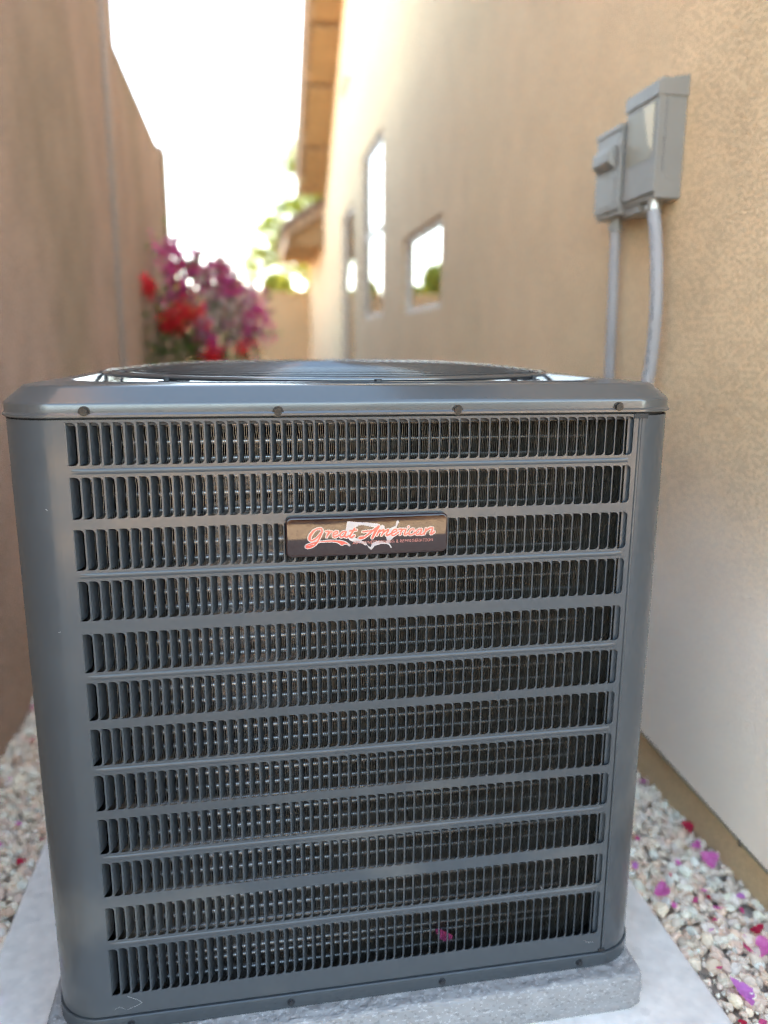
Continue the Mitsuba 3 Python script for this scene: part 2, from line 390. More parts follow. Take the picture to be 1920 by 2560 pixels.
part(AC, 'seam_notch', bx(XDOOR - 0.006, XDOOR + 0.005, -0.0015, 0.010, ZBASE + 0.0005, ZBASE + 0.006), 'joint_black')
part(AC, 'corner_post', bx(0.7570, 0.772, 0.006, 0.0075, ZBASE, ZSEAM), 'panel_paint')

# pressed horizontal beads between pairs of rows
def bead(zc, x0, x1, hh=0.0038, d=0.0012):
    n = 60
    xs = np.linspace(x0, x1, n)
    prof = np.linspace(-1, 1, 9)
    taper = np.clip(np.minimum(xs - x0, x1 - xs) / 0.012, 0, 1)
    rings = [np.column_stack([xs, -d * taper * (1 - t * t) - 0.0001 + 0.0003 * (abs(t) == 1), np.full(n, zc) + hh * t]) for t in prof]
    v, f = loft(rings, closed=False)
    return trimesh.Trimesh(v, f, process=False)
for i in (0, 2, 4, 6, 8, 10):
    part(FP, 'bead', bead((TOPS[i] - HGT[i] + TOPS[i + 1]) / 2, 0.004, 0.758), 'panel_paint', smooth=True)

# louvre vanes: hinged at the left of each slot, bent inwards
def vane(h, A=0.0067, D=0.0195, t=0.0005):
    L = math.hypot(A, D)
    r = 0.0065
    s = np.array([0, 0.0007, 0.0018, 0.5 * L, L - r, L - 0.6 * r, L - 0.25 * r, L])
    ux, uy = A / L, D / L
    px = s * ux; py = s * uy
    px[1] = 0.0006; py[1] = 0.0003
    hz = np.full(len(s), h / 2 - 0.0004)
    for i, q in enumerate(s):
        if q > L - r:
            hz[i] -= r - math.sqrt(max(r * r - (q - (L - r)) ** 2, 0)) * 0.98
    nx, ny = uy, -ux
    rows = []
    for side in (0, t):
        for sg in (-1, 1):
            rows.append(np.column_stack([px + nx * side, py + ny * side, sg * hz]))
    n = len(s)
    v = np.vstack(rows)
    f = []
    for i in range(n - 1):
        A0, B0, A1, B1 = i, n + i, 2 * n + i, 3 * n + i
        f += [[A0, B0, B0 + 1], [A0, B0 + 1, A0 + 1], [A1, B1 + 1, B1], [A1, A1 + 1, B1 + 1], [A0, A0 + 1, A1 + 1], [A0, A1 + 1, A1], [B0, B1 + 1, B0 + 1], [B0, B1, B1 + 1]]
    e = n - 1
    f += [[e, n + e, 3 * n + e], [e, 3 * n + e, 2 * n + e]]
    return trimesh.Trimesh(v, f, process=False)
van = vane(HGT[0])
vane_last = vane(HGT[-1])
vdict = mikit.ply(van, 'panel_paint', smooth=30)
count, rest = 0, []
for row in range(12):
    for i in range(NSLOT):
        pos = [i * PITCH, TH * 0.4, TOPS[row] - HGT[row] / 2]
        if count < 299:
            part(FP, 'louver', dict(vdict, to_world=T().translate([pos[0], pos[1], pos[2] + DZ])), None)
        else:
            m = (vane_last if row == 11 else van).copy(); m.apply_translation(pos); rest.append(m)
        count += 1
part(FP, 'lower_louvers', cat(rest), 'panel_paint', smooth=30, kind='stuff', label='lower rows of small upright louvre vanes')

# the other three sides
flat_local = perforated(X0 + RC, X1 - RC)
vanes_local = []
for row in range(12):
    for i in range(NSLOT):
        m = (vane_last if row == 11 else van).copy(); m.apply_translation([i * PITCH, TH * 0.4, TOPS[row] - HGT[row] / 2]); vanes_local.append(m)
vanes_local = cat(vanes_local)
side_local = to_xz(flat_local, 0.0)
def turned(m, deg):
    """turn about the unit's axis"""
    m = m.copy()
    m.apply_translation([-CX, -CY, 0])
    m.apply_transform(trimesh.transformations.rotation_matrix(math.radians(deg), [0, 0, 1]))
    m.apply_translation([CX, CY, 0])
    return m
for nm, deg in (('right_side_panel', 90), ('rear_panel', 180), ('left_side_panel', 270)):
    p = part(AC, nm, turned(side_local, deg), 'panel_paint')
    part(p, 'louvers', turned(vanes_local, deg), 'panel_paint', kind='stuff')
for q, deg in enumerate((90, 180)):
    a = np.radians(np.linspace(270, 360, 13))
    arcb = np.column_stack([X1 - RC + RC * np.cos(a), Y0 + RC + RC * np.sin(a)])
    cv, cf = loft([ring3(arcb, ZBASE + 0.0012), ring3(arcb, ZSEAM - 0.0012)], closed=False)
    part(AC, 'rear_corner_panel', turned(trimesh.Trimesh(cv, cf, process=False), deg), 'panel_paint', smooth=True)

# base pan
rp = lambda o, z, r=RC: ring3(rrect(CX, CY, (X1 - X0) / 2 + o, (Y1 - Y0) / 2 + o, r + o, 14), z)
v, f = loft([rp(-0.005, ZBASE - 0.0015), rp(0.0015, ZBASE - 0.0015), rp(0.0026, ZBASE - 0.0024), rp(0.003, ZBASE - 0.0045), rp(0.003, -0.0595), rp(0.002, -0.0615), rp(-0.02, -0.062)])
part(AC, 'base_pan', trimesh.Trimesh(v, f[:, ::-1], process=False), 'panel_paint', smooth=30)
part(AC, 'floor_plate', extr(Polygon(rrect(CX, CY, 0.45, 0.45, 0.06, 8)), 0.002).apply_translation([0, 0, ZBASE - 0.01]), 'dark_metal')

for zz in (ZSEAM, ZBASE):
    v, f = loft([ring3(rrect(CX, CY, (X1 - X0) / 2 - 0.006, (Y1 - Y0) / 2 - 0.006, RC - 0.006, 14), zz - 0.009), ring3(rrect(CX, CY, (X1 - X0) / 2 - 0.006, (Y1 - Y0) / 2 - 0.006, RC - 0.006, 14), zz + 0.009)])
    part(AC, 'seam_gasket', trimesh.Trimesh(v, f, process=False), 'joint_black', smooth=True)  # black band stands in for the shade inside the open seam
# top cap
ZT = 0.8895
def orr(hx, r, z):
    return ring3(rrect(CX, CY, hx, hx, r, 20), z)
H = (X1 - X0) / 2
rings = [orr(H - 0.005, RC - 0.005, ZSEAM + 0.0035), orr(H + 0.0025, RC + 0.002, ZSEAM + 0.0012), orr(H + 0.0040, RC + 0.0035, ZSEAM + 0.0024), orr(H + 0.0040, RC + 0.0035, ZSEAM + 0.0050),
         orr(H + 0.0015, RC + 0.001, ZSEAM + 0.0075), orr(H + 0.0012, RC + 0.001, 0.8655), orr(H + 0.0004, RC, 0.8680), orr(H - 0.0020, RC - 0.001, 0.8705), orr(H - 0.0180, RC - 0.008, 0.8860), orr(H - 0.0215, RC - 0.010, 0.8885), orr(H - 0.026, RC - 0.012, ZT),
         orr(H - 0.050, 0.085, ZT + 0.0003), orr(H - 0.0535, 0.10, ZT + 0.002), orr(H - 0.058, 0.12, ZT + 0.0022), orr(H - 0.062, 0.13, ZT + 0.0004), orr(H - 0.078, 0.20, 0.872), orr(H - 0.098, 0.30, 0.860), orr(H - 0.104, 0.355, 0.845), orr(H - 0.104, 0.355, 0.76)]
v, f = loft(rings)
part(AC, 'top_cap', trimesh.Trimesh(v, f, process=False), 'cap_paint', smooth=33)

# fan guard
GD = part(AC, 'fan_guard', tube(np.column_stack([CX + 0.402 * np.cos(np.linspace(0, 2 * np.pi, 120, endpoint=False)), CY + 0.402 * np.sin(np.linspace(0, 2 * np.pi, 120, endpoint=False)), np.full(120, 0.8935)]), 0.0034, 8, True), 'guard_coat', smooth=True)
def gz(rho): return 0.8935 + 0.0175 * (1 - (np.asarray(rho) / 0.403) ** 4)
th = np.linspace(0, 2 * np.pi, 110, endpoint=False)
for i in range(27):
    rho = 0.388 - i * 0.0152
    if rho < 0.03: break
    part(GD, 'ring', tube(np.column_stack([CX + rho * np.cos(th), CY + rho * np.sin(th), np.full(110, gz(rho))]), 0.0017, 6, True), 'guard_coat', smooth=True)
for q in range(8):
    a = math.radians(45 * q + 4)
    rr_ = np.linspace(0.02, 0.402, 14)
    part(GD, 'rib', tube(np.column_stack([CX + rr_ * math.cos(a), CY + rr_ * math.sin(a), gz(rr_) - 0.0046]), 0.0026, 8), 'guard_coat', smooth=True)
part(GD, 'centre_disc', cyl([CX, CY, 0.9095], [CX, CY, 0.9115], 0.032, 40), 'guard_coat', smooth=30)
for q in range(8):
    a = math.radians(45 * q + 4)
    d = V3([math.cos(a), math.sin(a), 0]); e = V3([-d[1], d[0], 0])
    c0 = V3([CX, CY, 0]) + d * 0.402
    def quadbar(p, q_, w, z0, z1):
        pts = np.array([p + e * w, p - e * w, q_ + e * w, q_ - e * w])
        return trimesh.convex.convex_hull(np.vstack([pts + [0, 0, z0], pts + [0, 0, z1]]))
    clip = cat([quadbar(c0 - d * 0.03, c0 + d * 0.012, 0.011, 0.8868, 0.8885), cyl(c0 + d * 0.004 + [0, 0, 0.8885], c0 + d * 0.004 + [0, 0, 0.8945], 0.0052, 6), quadbar(c0 - d * 0.030, c0 - d * 0.026, 0.009, 0.870, 0.8885)])
    part(GD, 'mounting_clip', clip, 'dark_metal')

# fan and motor below the guard
FAN = part(AC, 'fan_motor', cat([cyl([CX, CY, 0.74], [CX, CY, 0.86], 0.07, 32), cyl([CX, CY, 0.70], [CX, CY, 0.74], 0.012, 12)]), 'dark_metal', smooth=30)
for q in range(3):
    nth = 14
    aa = np.radians(120 * q + np.linspace(-42, 42, nth))
    ri = np.linspace(0.06, 0.335, 8)
    rings = [np.column_stack([CX + r_ * np.cos(aa), CY + r_ * np.sin(aa), 0.715 + 0.055 * np.linspace(-1, 1, nth)]) for r_ in ri]
    v, f = loft(rings, closed=False)
    part(FAN, 'fan_blade', trimesh.Trimesh(v, f, process=False), 'dark_metal', smooth=True)

# coil: fins and tubes along a rounded path inside the panels
def coil_path(inset, step):
    q = rrect(CX, CY, (X1 - X0) / 2 - inset, (Y1 - Y0) / 2 - inset, 0.105 - max(inset - 0.03, 0), 16)
    q = np.vstack([q, q[:1]])
    d = np.r_[0, np.cumsum(np.linalg.norm(np.diff(q, axis=0), axis=1))]
    n = int(d[-1] / step)
    t = np.linspace(0, d[-1], n, endpoint=False)
    p = np.column_stack([np.interp(t, d, q[:, 0]), np.interp(t, d, q[:, 1])])
    tg = np.roll(p, -1, 0) - np.roll(p, 1, 0); tg /= np.linalg.norm(tg, axis=1, keepdims=True)
    return p, tg
p, tg = coil_path(0.030, 0.0027)
nrm = np.column_stack([-tg[:, 1], tg[:, 0]])        # inwards
ZC0, ZC1, DEP = -0.028, 0.842, 0.024
nzs = 62
zs = np.linspace(ZC0, ZC1, nzs)
wig = (((np.arange(nzs) % 4) - 1.5) / 1.5) * 0.0006
vs, fs = [], []
for i in range(len(p)):
    jit = 0.0005 * math.sin(i * 12.9898)
    fr = p[i] + nrm[i] * 0.0
    bk = p[i] + nrm[i] * DEP
    off = np.outer(wig + jit, tg[i])
    a_ = np.column_stack([fr + off, zs]); b_ = np.column_stack([np.repeat([bk], nzs, 0), zs]); e_ = np.column_stack([fr + off + tg[i] * 0.0007, zs])
    base = i * 3 * nzs
    vs += [a_, b_, e_]
    j = np.arange(nzs - 1)
    fs += [np.stack([base + j, base + j + 1, base + nzs + j + 1], 1), np.stack([base + j, base + nzs + j + 1, base + nzs + j], 1), np.stack([base + j, base + 2 * nzs + j + 1, base + j + 1], 1), np.stack([base + j, base + 2 * nzs + j, base + 2 * nzs + j + 1], 1)]
part(AC, 'coil_fins', trimesh.Trimesh(np.vstack(vs), np.vstack(fs), process=False), 'fin_aluminium', kind='stuff', label='thin upright metal fins of the coil behind the louvres')
p2, _ = coil_path(0.0375, 0.03)
ztube = []
for top in TOPS:
    ztube += [top - 0.0075, top - 0.0305, top - 0.0530]
ztube += [0.012, -0.012]
for z in ztube:
    part(AC, 'coil_tube', tube(np.column_stack([p2, np.full(len(p2), z)]), 0.0040, 8, True), 'tube_metal', smooth=True)

# screws
def screw(x, z, y=-0.0012, r=0.0054):
    hexm = cyl([x, y, z], [x, y - 0.0042, z], r, 6)
    w = cyl([x, y + 0.0006, z], [x, y - 0.0010, z], r * 1.38, 20)
    slot = bx(x - r * 0.8, x + r * 0.8, y - 0.0047, y - 0.0040, z - 0.0005, z + 0.0005)
    return cat([hexm, w, slot])
rsx = np.random.RandomState(3)
for x, z in ((0.0251, 0.8573), (0.2646, 0.8553), (0.5049, 0.8553), (0.7372, 0.8573)):
    part(AC, 'screw', screw(x, z, -0.0016), 'screw_steel', smooth=25)
for x, z in ((0.0257, -0.0500), (0.2624, -0.0500), (0.5019, -0.0500), (0.733, -0.0490)):
    part(AC, 'screw', screw(x, z, -0.0032, 0.0042), 'dark_metal', smooth=25)

# scuffs in the paint
scene['scuff_mark'] = pr((0.20, 0.20, 0.20), 0.7)
for pts, w in (([(0.022, -0.004), (0.036, -0.012), (0.043, -0.018), (0.036, -0.022), (0.022, -0.027)], 0.0007), ([(0.003, -0.024), (0.010, -0.021), (0.018, -0.026)], 0.0006),
               ([(-0.030, 0.735), (-0.029, 0.733)], 0.0012), ([(-0.028, 0.570), (-0.026, 0.5695)], 0.0010), ([(0.66, 0.1), (0.6625, 0.097)], 0.0009), ([(0.742, -0.012), (0.748, -0.016), (0.757, -0.0165)], 0.0006)):
    part(FP, 'scuff', to_xz(extr(LineString(pts).buffer(w / 2), 0.0002), -0.00025 if pts[0][0] > -0.01 else -0.0003), 'scuff_mark')
# badge
BX0, BX1, BZ0, BZ1 = 0.2705, 0.4925, 0.6605, 0.7155
BCX, BCZ, BHX, BHZ, BR = (BX0 + BX1) / 2, (BZ0 + BZ1) / 2, (BX1 - BX0) / 2, (BZ1 - BZ0) / 2, 0.0075
def badge_y(x, z):
    u, w = (np.asarray(x) - BCX) / BHX, (np.asarray(z) - BCZ) / BHZ
    return -(0.0098 + 0.0011 * (1 - w * w) + 0.0016 * (1 - u * u))
def resampled(q, n):
    q = np.vstack([q, q[:1]])
    d = np.r_[0, np.cumsum(np.linalg.norm(np.diff(q, axis=0), axis=1))]
    t = np.linspace(0, d[-1], n, endpoint=False)
    return np.column_stack([np.interp(t, d, q[:, 0]), np.interp(t, d, q[:, 1])])
rings = []
NB_ = 240
for ins, off in ((0.0, None), (0.0, 0.0026), (0.0003, 0.0015), (0.0009, 0.0007), (0.0018, 0.0002), (0.0028, 0.0)):
    q = resampled(rrect(BCX, BCZ, BHX - ins, BHZ - ins, BR - ins, 10), NB_)
    yy = np.full(NB_, -0.0008) if off is None else badge_y(q[:, 0], q[:, 1]) + off
    rings.append(np.column_stack([q[:, 0], yy, q[:, 1]]))
spine = np.column_stack([np.clip(q[:, 0], BCX - BHX + BHZ, BCX + BHX - BHZ), np.full(NB_, BCZ)])
for t in np.linspace(0.12, 1, 9):
    p_ = q * (1 - t) + spine * t
    rings.append(np.column_stack([p_[:, 0], badge_y(p_[:, 0], p_[:, 1]), p_[:, 1]]))
v, f = loft(rings)
BG = part(AC, 'badge', trimesh.Trimesh(v, f, process=False), 'badge_black', smooth=True, label='glossy dark badge with red script lettering')

KX = (BX1 - BX0) / (409 / 0.13261)
def bp(pts):
    """drawing coordinates (pixels of an enlarged view) -> badge plane"""
    q = np.asarray(pts, float)
    x = BX0 + (q[:, 0] + 211) * KX
    z = BZ1 - (q[:, 1] - (92 - 0.033 * q[:, 0])) * KX * 1.03
    return np.column_stack([x, z])
def curve(pts, n=8):
    """Catmull-Rom"""
    q = np.asarray(pts, float)
    q = np.vstack([2 * q[0] - q[1], q, 2 * q[-1] - q[-2]])
    t = np.linspace(0, 1, n, endpoint=False)[:, None]
    out = []
    for i in range(1, len(q) - 2):
        a_, b_, c_, d_ = q[i - 1:i + 3]
        out.append(0.5 * (2 * b_ + (c_ - a_) * t + (2 * a_ - 5 * b_ + 4 * c_ - d_) * t ** 2 + (3 * b_ - a_ - 3 * c_ + d_) * t ** 3))
    return np.vstack(out + [q[-2:-1]])
O = 1206
STROKES = [
    ([(462, 330), (455, 290), (400, 285), (310, 325), (232, 410), (215, 480), (262, 510), (345, 470), (440, 370)], 26),
    ([(300, 335), (240, 420), (228, 480)], 40),
    ([(462, 350), (420, 440), (360, 550), (290, 610), (205, 640), (160, 628), (185, 595), (270, 565), (380, 530)], 28),
    ([(280, 608), (215, 632), (185, 625)], 44),
    ([(530, 340), (590, 335), (560, 400), (545, 440)], 26), ([(572, 395), (610, 350), (645, 345)], 26),
    ([(670, 405), (740, 375), (752, 340), (712, 338), (672, 380), (668, 430), (712, 442), (775, 405)], 25),
    ([(908, 345), (850, 342), (798, 395), (808, 440), (862, 425), (912, 350)], 26), ([(912, 345), (885, 420), (915, 445), (965, 415)], 27),
    ([(1070, 285), (1005, 385), (978, 430), (1015, 447), (1065, 415)], 32), ([(975, 328), (1110, 312)], 24),
    ([(1160, 465), (1240, 455), (1360, 365), (1460, 290), (1535, 240)], 30), ([(1165, 462), (1225, 452)], 46), ([(1525, 245), (1460, 350), (1405, 455)], 44), ([(1225, 345), (1330, 330), (1470, 318)], 26),
    ([(O + 345, 305), (O + 310, 360), (O + 285, 410)], 28), ([(O + 310, 365), (O + 405, 306), (O + 420, 325), (O + 378, 410)], 27), ([(O + 400, 365), (O + 492, 305), (O + 508, 322), (O + 466, 395), (O + 490, 412), (O + 560, 375)], 27),
    ([(O + 575, 370), (O + 660, 335), (O + 665, 300), (O + 622, 302), (O + 575, 350), (O + 575, 405), (O + 625, 408), (O + 695, 360)], 25),
    ([(O + 712, 300), (O + 765, 300), (O + 735, 400)], 26), ([(O + 750, 345), (O + 790, 300), (O + 835, 298)], 25),
    ([(O + 850, 305), (O + 815, 385), (O + 840, 405), (O + 880, 375)], 26), ([(O + 893, 258), (O + 897, 252)], 30),
    ([(O + 1005, 318), (O + 995, 293), (O + 945, 305), (O + 905, 360), (O + 925, 405), (O + 985, 390), (O + 1020, 360)], 25),
    ([(O + 1150, 300), (O + 1095, 302), (O + 1045, 355), (O + 1060, 402), (O + 1110, 385), (O + 1155, 305)], 25), ([(O + 1155, 303), (O + 1128, 380), (O + 1150, 402), (O + 1190, 375)], 26),
    ([(O + 1235, 290), (O + 1205, 395)], 27), ([(O + 1220, 345), (O + 1300, 285), (O + 1370, 285), (O + 1335, 365), (O + 1345, 392), (O + 1400, 352)], 30)]
def stroke_union(extra):
    out = []
    for pts, w in STROKES:
        q = bp(curve(pts))
        out.append(LineString(q).buffer((w / 2 + extra) * KX, quad_segs=4))
    sw = Polygon(bp(curve([(395, 530), (560, 508), (740, 506), (880, 530), (975, 600), (925, 570), (875, 568), (828, 592), (740, 540), (560, 526), (395, 540)])))
    out.append(sw.buffer(0).buffer(extra * KX + 1e-5))
    return unary_union(out).simplify(0.00006)
def on_badge(poly, lift):
    m = extr(poly, 0.00035)
    m = m.subdivide_to_size(0.012) if False else m
    v = m.vertices
    y = badge_y(v[:, 0], v[:, 1]) - lift - v[:, 2] + 0.00035
    return trimesh.Trimesh(np.stack([v[:, 0], y, v[:, 1]], 1), m.faces[:, :], process=False)
USA = [(935, 150), (1120, 165), (1330, 175), (1505, 190), (1545, 205), (1560, 240), (1600, 215), (1640, 235), (1645, 290), (1700, 300), (1740, 285), (1800, 255), (1850, 235), (1868, 150), (1900, 128), (1925, 170), (1890, 215), (1880, 250), (1840, 285), (1830, 330), (1800, 400), (1835, 430), (1800, 470), (1745, 520), (1735, 560), (1760, 600), (1790, 650), (1765, 655), (1725, 600), (1690, 580), (1590, 575), (1530, 590), (1450, 610), (1395, 690), (1340, 655), (1310, 600), (1255, 595), (1200, 560), (1080, 545), (980, 505), (930, 440), (900, 330), (915, 240)]
part(BG, 'map_print', on_badge(Polygon(bp(USA)).buffer(0), 0.0002), 'badge_map')
part(BG, 'script_outline', on_badge(stroke_union(17), 0.0004), 'badge_white')
part(BG, 'script_lettering', on_badge(stroke_union(0), 0.0006), 'badge_red')
tm = meshkit.text_mesh('AIR CONDITIONING & REFRIGERATION', 0.0040, depth=0.0003)
bnd = tm.bounds
x_a, x_b = bp([(1030, 0)])[0, 0], bp([(O + 1375, 0)])[0, 0]
z_b = bp([(1030, 575)])[0, 1]
v = tm.vertices.copy()
v[:, 0] = x_a + (v[:, 0] - bnd[0, 0]) / (bnd[1, 0] - bnd[0, 0]) * (x_b - x_a)
v[:, 1] = z_b + v[:, 1]
part(BG, 'small_lettering', trimesh.Trimesh(np.stack([v[:, 0], badge_y(v[:, 0], v[:, 1]) - 0.0008 - v[:, 2], v[:, 1]], 1), tm.faces, process=False), 'badge_small_red')

# ------------------------------------------------------------------ the house on the right
HOUSE = thing('house', 'tan stucco house on the right with small recessed windows and a steep gable eave', 'house')
XW = 1.18
SLOPE = 0.75
YP, YEND, YN = 4.2, 8.60, -0.5
def zr(y):                      # underside line of the gable
    return max(2.65 + SLOPE * (YEND - abs(y - YP) - YP), 2.75)
YK = YP - (2.65 + SLOPE * (YEND - YP) - 2.75) / SLOPE      # where the near slope meets the flat roof
YFAR = 11.3
def zbot(y):
    return np.interp(y, [-0.7, 1.3], [-0.0948, 0.0306])
wall = Polygon([(YN, zbot(YN)), (1.3, zbot(1.3)), (YFAR, zbot(1.3)), (YFAR, 2.545), (YEND, 2.545), (YEND, zr(YEND)), (YP, zr(YP)), (YK, 2.75), (YN, 2.75)])
WIN = [(2.87, 3.86, 1.135, 1.585), (4.62, 5.62, 1.165, 2.43), (6.15, 7.05, 0.72, 2.20)]
for y0, y1, z0, z1 in WIN:
    wall = wall.difference(sbox(y0, z0, y1, z1))
WTH = 0.095
def wall_mesh(poly, x, th):
    return to_yz(extr(poly, th), x)
NY0, NY1, NZ0, NZ1, NS = -0.12, 0.74, 0.06, 1.98, 0.0021
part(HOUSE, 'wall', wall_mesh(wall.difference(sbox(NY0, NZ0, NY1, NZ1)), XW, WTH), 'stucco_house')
yy, zz = np.meshgrid(np.linspace(NY0, NY1, int((NY1 - NY0) / NS)), np.linspace(NZ0, NZ1, int((NZ1 - NZ0) / NS)), indexing='ij')
P_ = np.stack([yy.ravel(), zz.ravel(), 0 * yy.ravel()], 1)
hgt = meshkit.fbm(P_ * [205, 235, 1], octaves=2, seed=5) * 0.0021 + meshkit.noise(P_ * 70, seed=9) * 0.0003
edge = np.clip(np.minimum(np.minimum(P_[:, 0] - NY0, NY1 - P_[:, 0]), np.minimum(P_[:, 1] - NZ0, NZ1 - P_[:, 1])) / 0.12, 0, 1)
ny_, nz_ = yy.shape
i_, j_ = np.meshgrid(np.arange(ny_ - 1), np.arange(nz_ - 1), indexing='ij')
q_ = (i_ * nz_ + j_).ravel()
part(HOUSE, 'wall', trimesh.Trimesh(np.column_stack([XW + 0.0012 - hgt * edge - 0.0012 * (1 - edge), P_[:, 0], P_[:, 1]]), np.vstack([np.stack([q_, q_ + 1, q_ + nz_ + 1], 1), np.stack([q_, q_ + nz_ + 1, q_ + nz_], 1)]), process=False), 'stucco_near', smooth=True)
for i, (y0, y1, z0, z1) in enumerate(WIN):
    fw = 0.035
    fr = sbox(y0, z0, y1, z1).difference(sbox(y0 + fw, z0 + fw, y1 - fw, z1 - fw))
    if i == 1:
        fr = fr.union(sbox(y0 + fw, (z0 + z1) / 2 - 0.02, y1 - fw, (z0 + z1) / 2 + 0.02))
    wk = part(HOUSE, 'window', wall_mesh(fr, XW + 0.022, 0.034), 'frame_paint', label=('small square recessed window', 'tall narrow recessed window', 'farthest recessed window near the eave')[i])
    part(wk, 'pane', to_yz(extr(sbox(y0 + fw, z0 + fw, y1 - fw, z1 - fw), 0.0005), XW + 0.036), 'pane_glass')
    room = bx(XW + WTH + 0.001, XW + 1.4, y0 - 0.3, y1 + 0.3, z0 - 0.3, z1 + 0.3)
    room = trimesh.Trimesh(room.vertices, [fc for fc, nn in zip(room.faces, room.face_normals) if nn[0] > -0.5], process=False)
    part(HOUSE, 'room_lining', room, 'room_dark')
# near end wall, far end wall and the hidden sides, as one shell set back from the alley wall
shell = cat([bx(XW + WTH, 9.0, YN, YN + 0.15, -0.2, zr(YN)), bx(XW + WTH, 9.0, YFAR - 0.15, YFAR, -0.2, 2.30), bx(8.85, 9.0, YN + 0.15, YFAR - 0.15, -0.2, 2.30)])
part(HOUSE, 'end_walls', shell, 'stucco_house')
fpoly = Polygon([(YN, -0.4), (YFAR, -0.4), (YFAR, 0.06), (1.3, 0.06), (YN, -0.06)])
part(HOUSE, 'foundation', wall_mesh(fpoly, XW + 0.017, 0.06), 'foundation_paint')
def screed_piece(ya, yb):
    za, zb_ = float(zbot(ya)), float(zbot(yb))
    prof = [(XW - 0.002, -0.0045), (XW - 0.002, -0.0058), (XW + 0.0165, -0.0150), (XW + 0.0165, -0.0045)]
    v = np.array([[px, ya, za + pz] for px, pz in prof] + [[px, yb, zb_ + pz] for px, pz in prof])
    return trimesh.convex.convex_hull(v)
for ya, yb in ((-0.5, 0.231), (0.236, 1.3), (1.3, 4.4), (4.405, 8.0)):
    part(HOUSE, 'weep_screed', screed_piece(ya, yb), 'screed_metal')
part(HOUSE, 'screed_joint', bx(XW + 0.001, XW + 0.0168, 0.2305, 0.2365, float(zbot(0.23)) - 0.016, float(zbot(0.23)) - 0.0008), 'joint_black')
part(HOUSE, 'wall_vent', cat([bx(XW - 0.012, XW, 6.42, 6.86, 3.225, 3.275), bx(XW - 0.030, XW, 6.40, 6.88, 3.278, 3.288)]), 'downspout_paint')

# gable overhang: soffit boards, blocking, barge board, roof sheets
XO = 0.862
nrm2 = V3([SLOPE, 1.0]) / math.hypot(SLOPE, 1)          # (y, z) normal of the far slope
def slope_prism(x0, x1, ya, yb, lo, hi):
    """box following the gable line between ya and yb, from lo to hi above the underside line (vertical)"""
    za, zb_ = zr(ya), zr(yb)
    v = [[x, y, z + o] for x in (x0, x1) for (y, z) in ((ya, za), (yb, zb_)) for o in (lo, hi)]
    return trimesh.convex.convex_hull(np.array(v))
joints = [4.2, 4.9, 5.6, 6.30, 6.95, 7.45, 8.05, 8.55, 8.98]
for a_, b_ in zip(joints[:-1], joints[1:]):
    part(HOUSE, 'soffit_board', slope_prism(XO + 0.035, XW + 0.06, a_ + 0.03, b_ - 0.03, 0.0, 0.018), 'soffit_paint')
    part(HOUSE, 'lookout_beam', slope_prism(XO + 0.035, XW + 0.06, b_ - 0.045, b_ + 0.045, 0.055, 0.12), 'soffit_paint')
for a_, b_ in ((YK, 1.6), (1.6, 2.9), (2.9, 4.2)):
    part(HOUSE, 'soffit_board', slope_prism(XO + 0.035, XW + 0.06, a_ + 0.004, b_ - 0.004, 0.0, 0.018), 'soffit_paint')
part(HOUSE, 'barge_board', cat([slope_prism(XO, XO + 0.035, YP, 9.0, -0.035, 0.17), slope_prism(XO, XO + 0.035, YK, YP, -0.035, 0.17)]), 'trim_paint')
part(HOUSE, 'roof', cat([slope_prism(XO - 0.03, 9.3, YP, 9.05, 0.175, 0.25), slope_prism(XO - 0.03, 9.3, YK - 0.1, YP, 0.175, 0.25), bx(XW, 9.3, YN, YK, 2.755, 2.82)]), 'roof_tile')

# lower wing roof beyond the gable: eave along the alley, seen end on
WY0, WY1 = 8.90, 11.2
XE = 0.715
def wing(x): return 2.27 + (x - XE) * 0.62
def wing_prism(xa, xb, ya, yb, lo, hi):
    v = [[x, y, wing(x) + o] for x in (xa, xb) for y in (ya, yb) for o in (lo, hi)]
    return trimesh.convex.convex_hull(np.array(v))
part(HOUSE, 'wing_soffit', bx(XE + 0.03, XW - 0.002, WY0 + 0.06, WY1, 2.165, 2.185), 'soffit_paint')
part(HOUSE, 'wing_gable_panel', to_xz(extr(Polygon([(XE + 0.03, 2.187), (XW - 0.003, 2.187), (XW - 0.003, wing(XW) - 0.03), (XE + 0.03, wing(XE + 0.03) - 0.03)]), 0.02), WY0 + 0.075), 'soffit_paint')
part(HOUSE, 'wing_barge_board', wing_prism(XE + 0.029, 4.0, WY0, WY0 + 0.035, -0.02, 0.09), 'trim_paint')
part(HOUSE, 'wing_fascia', bx(XE, XE + 0.028, WY0, WY1, 2.15, wing(XE) + 0.085), 'trim_paint')
part(HOUSE, 'wing_roof', wing_prism(XE - 0.05, 4.2, WY0 - 0.04, WY1, 0.095, 0.165), 'roof_tile')

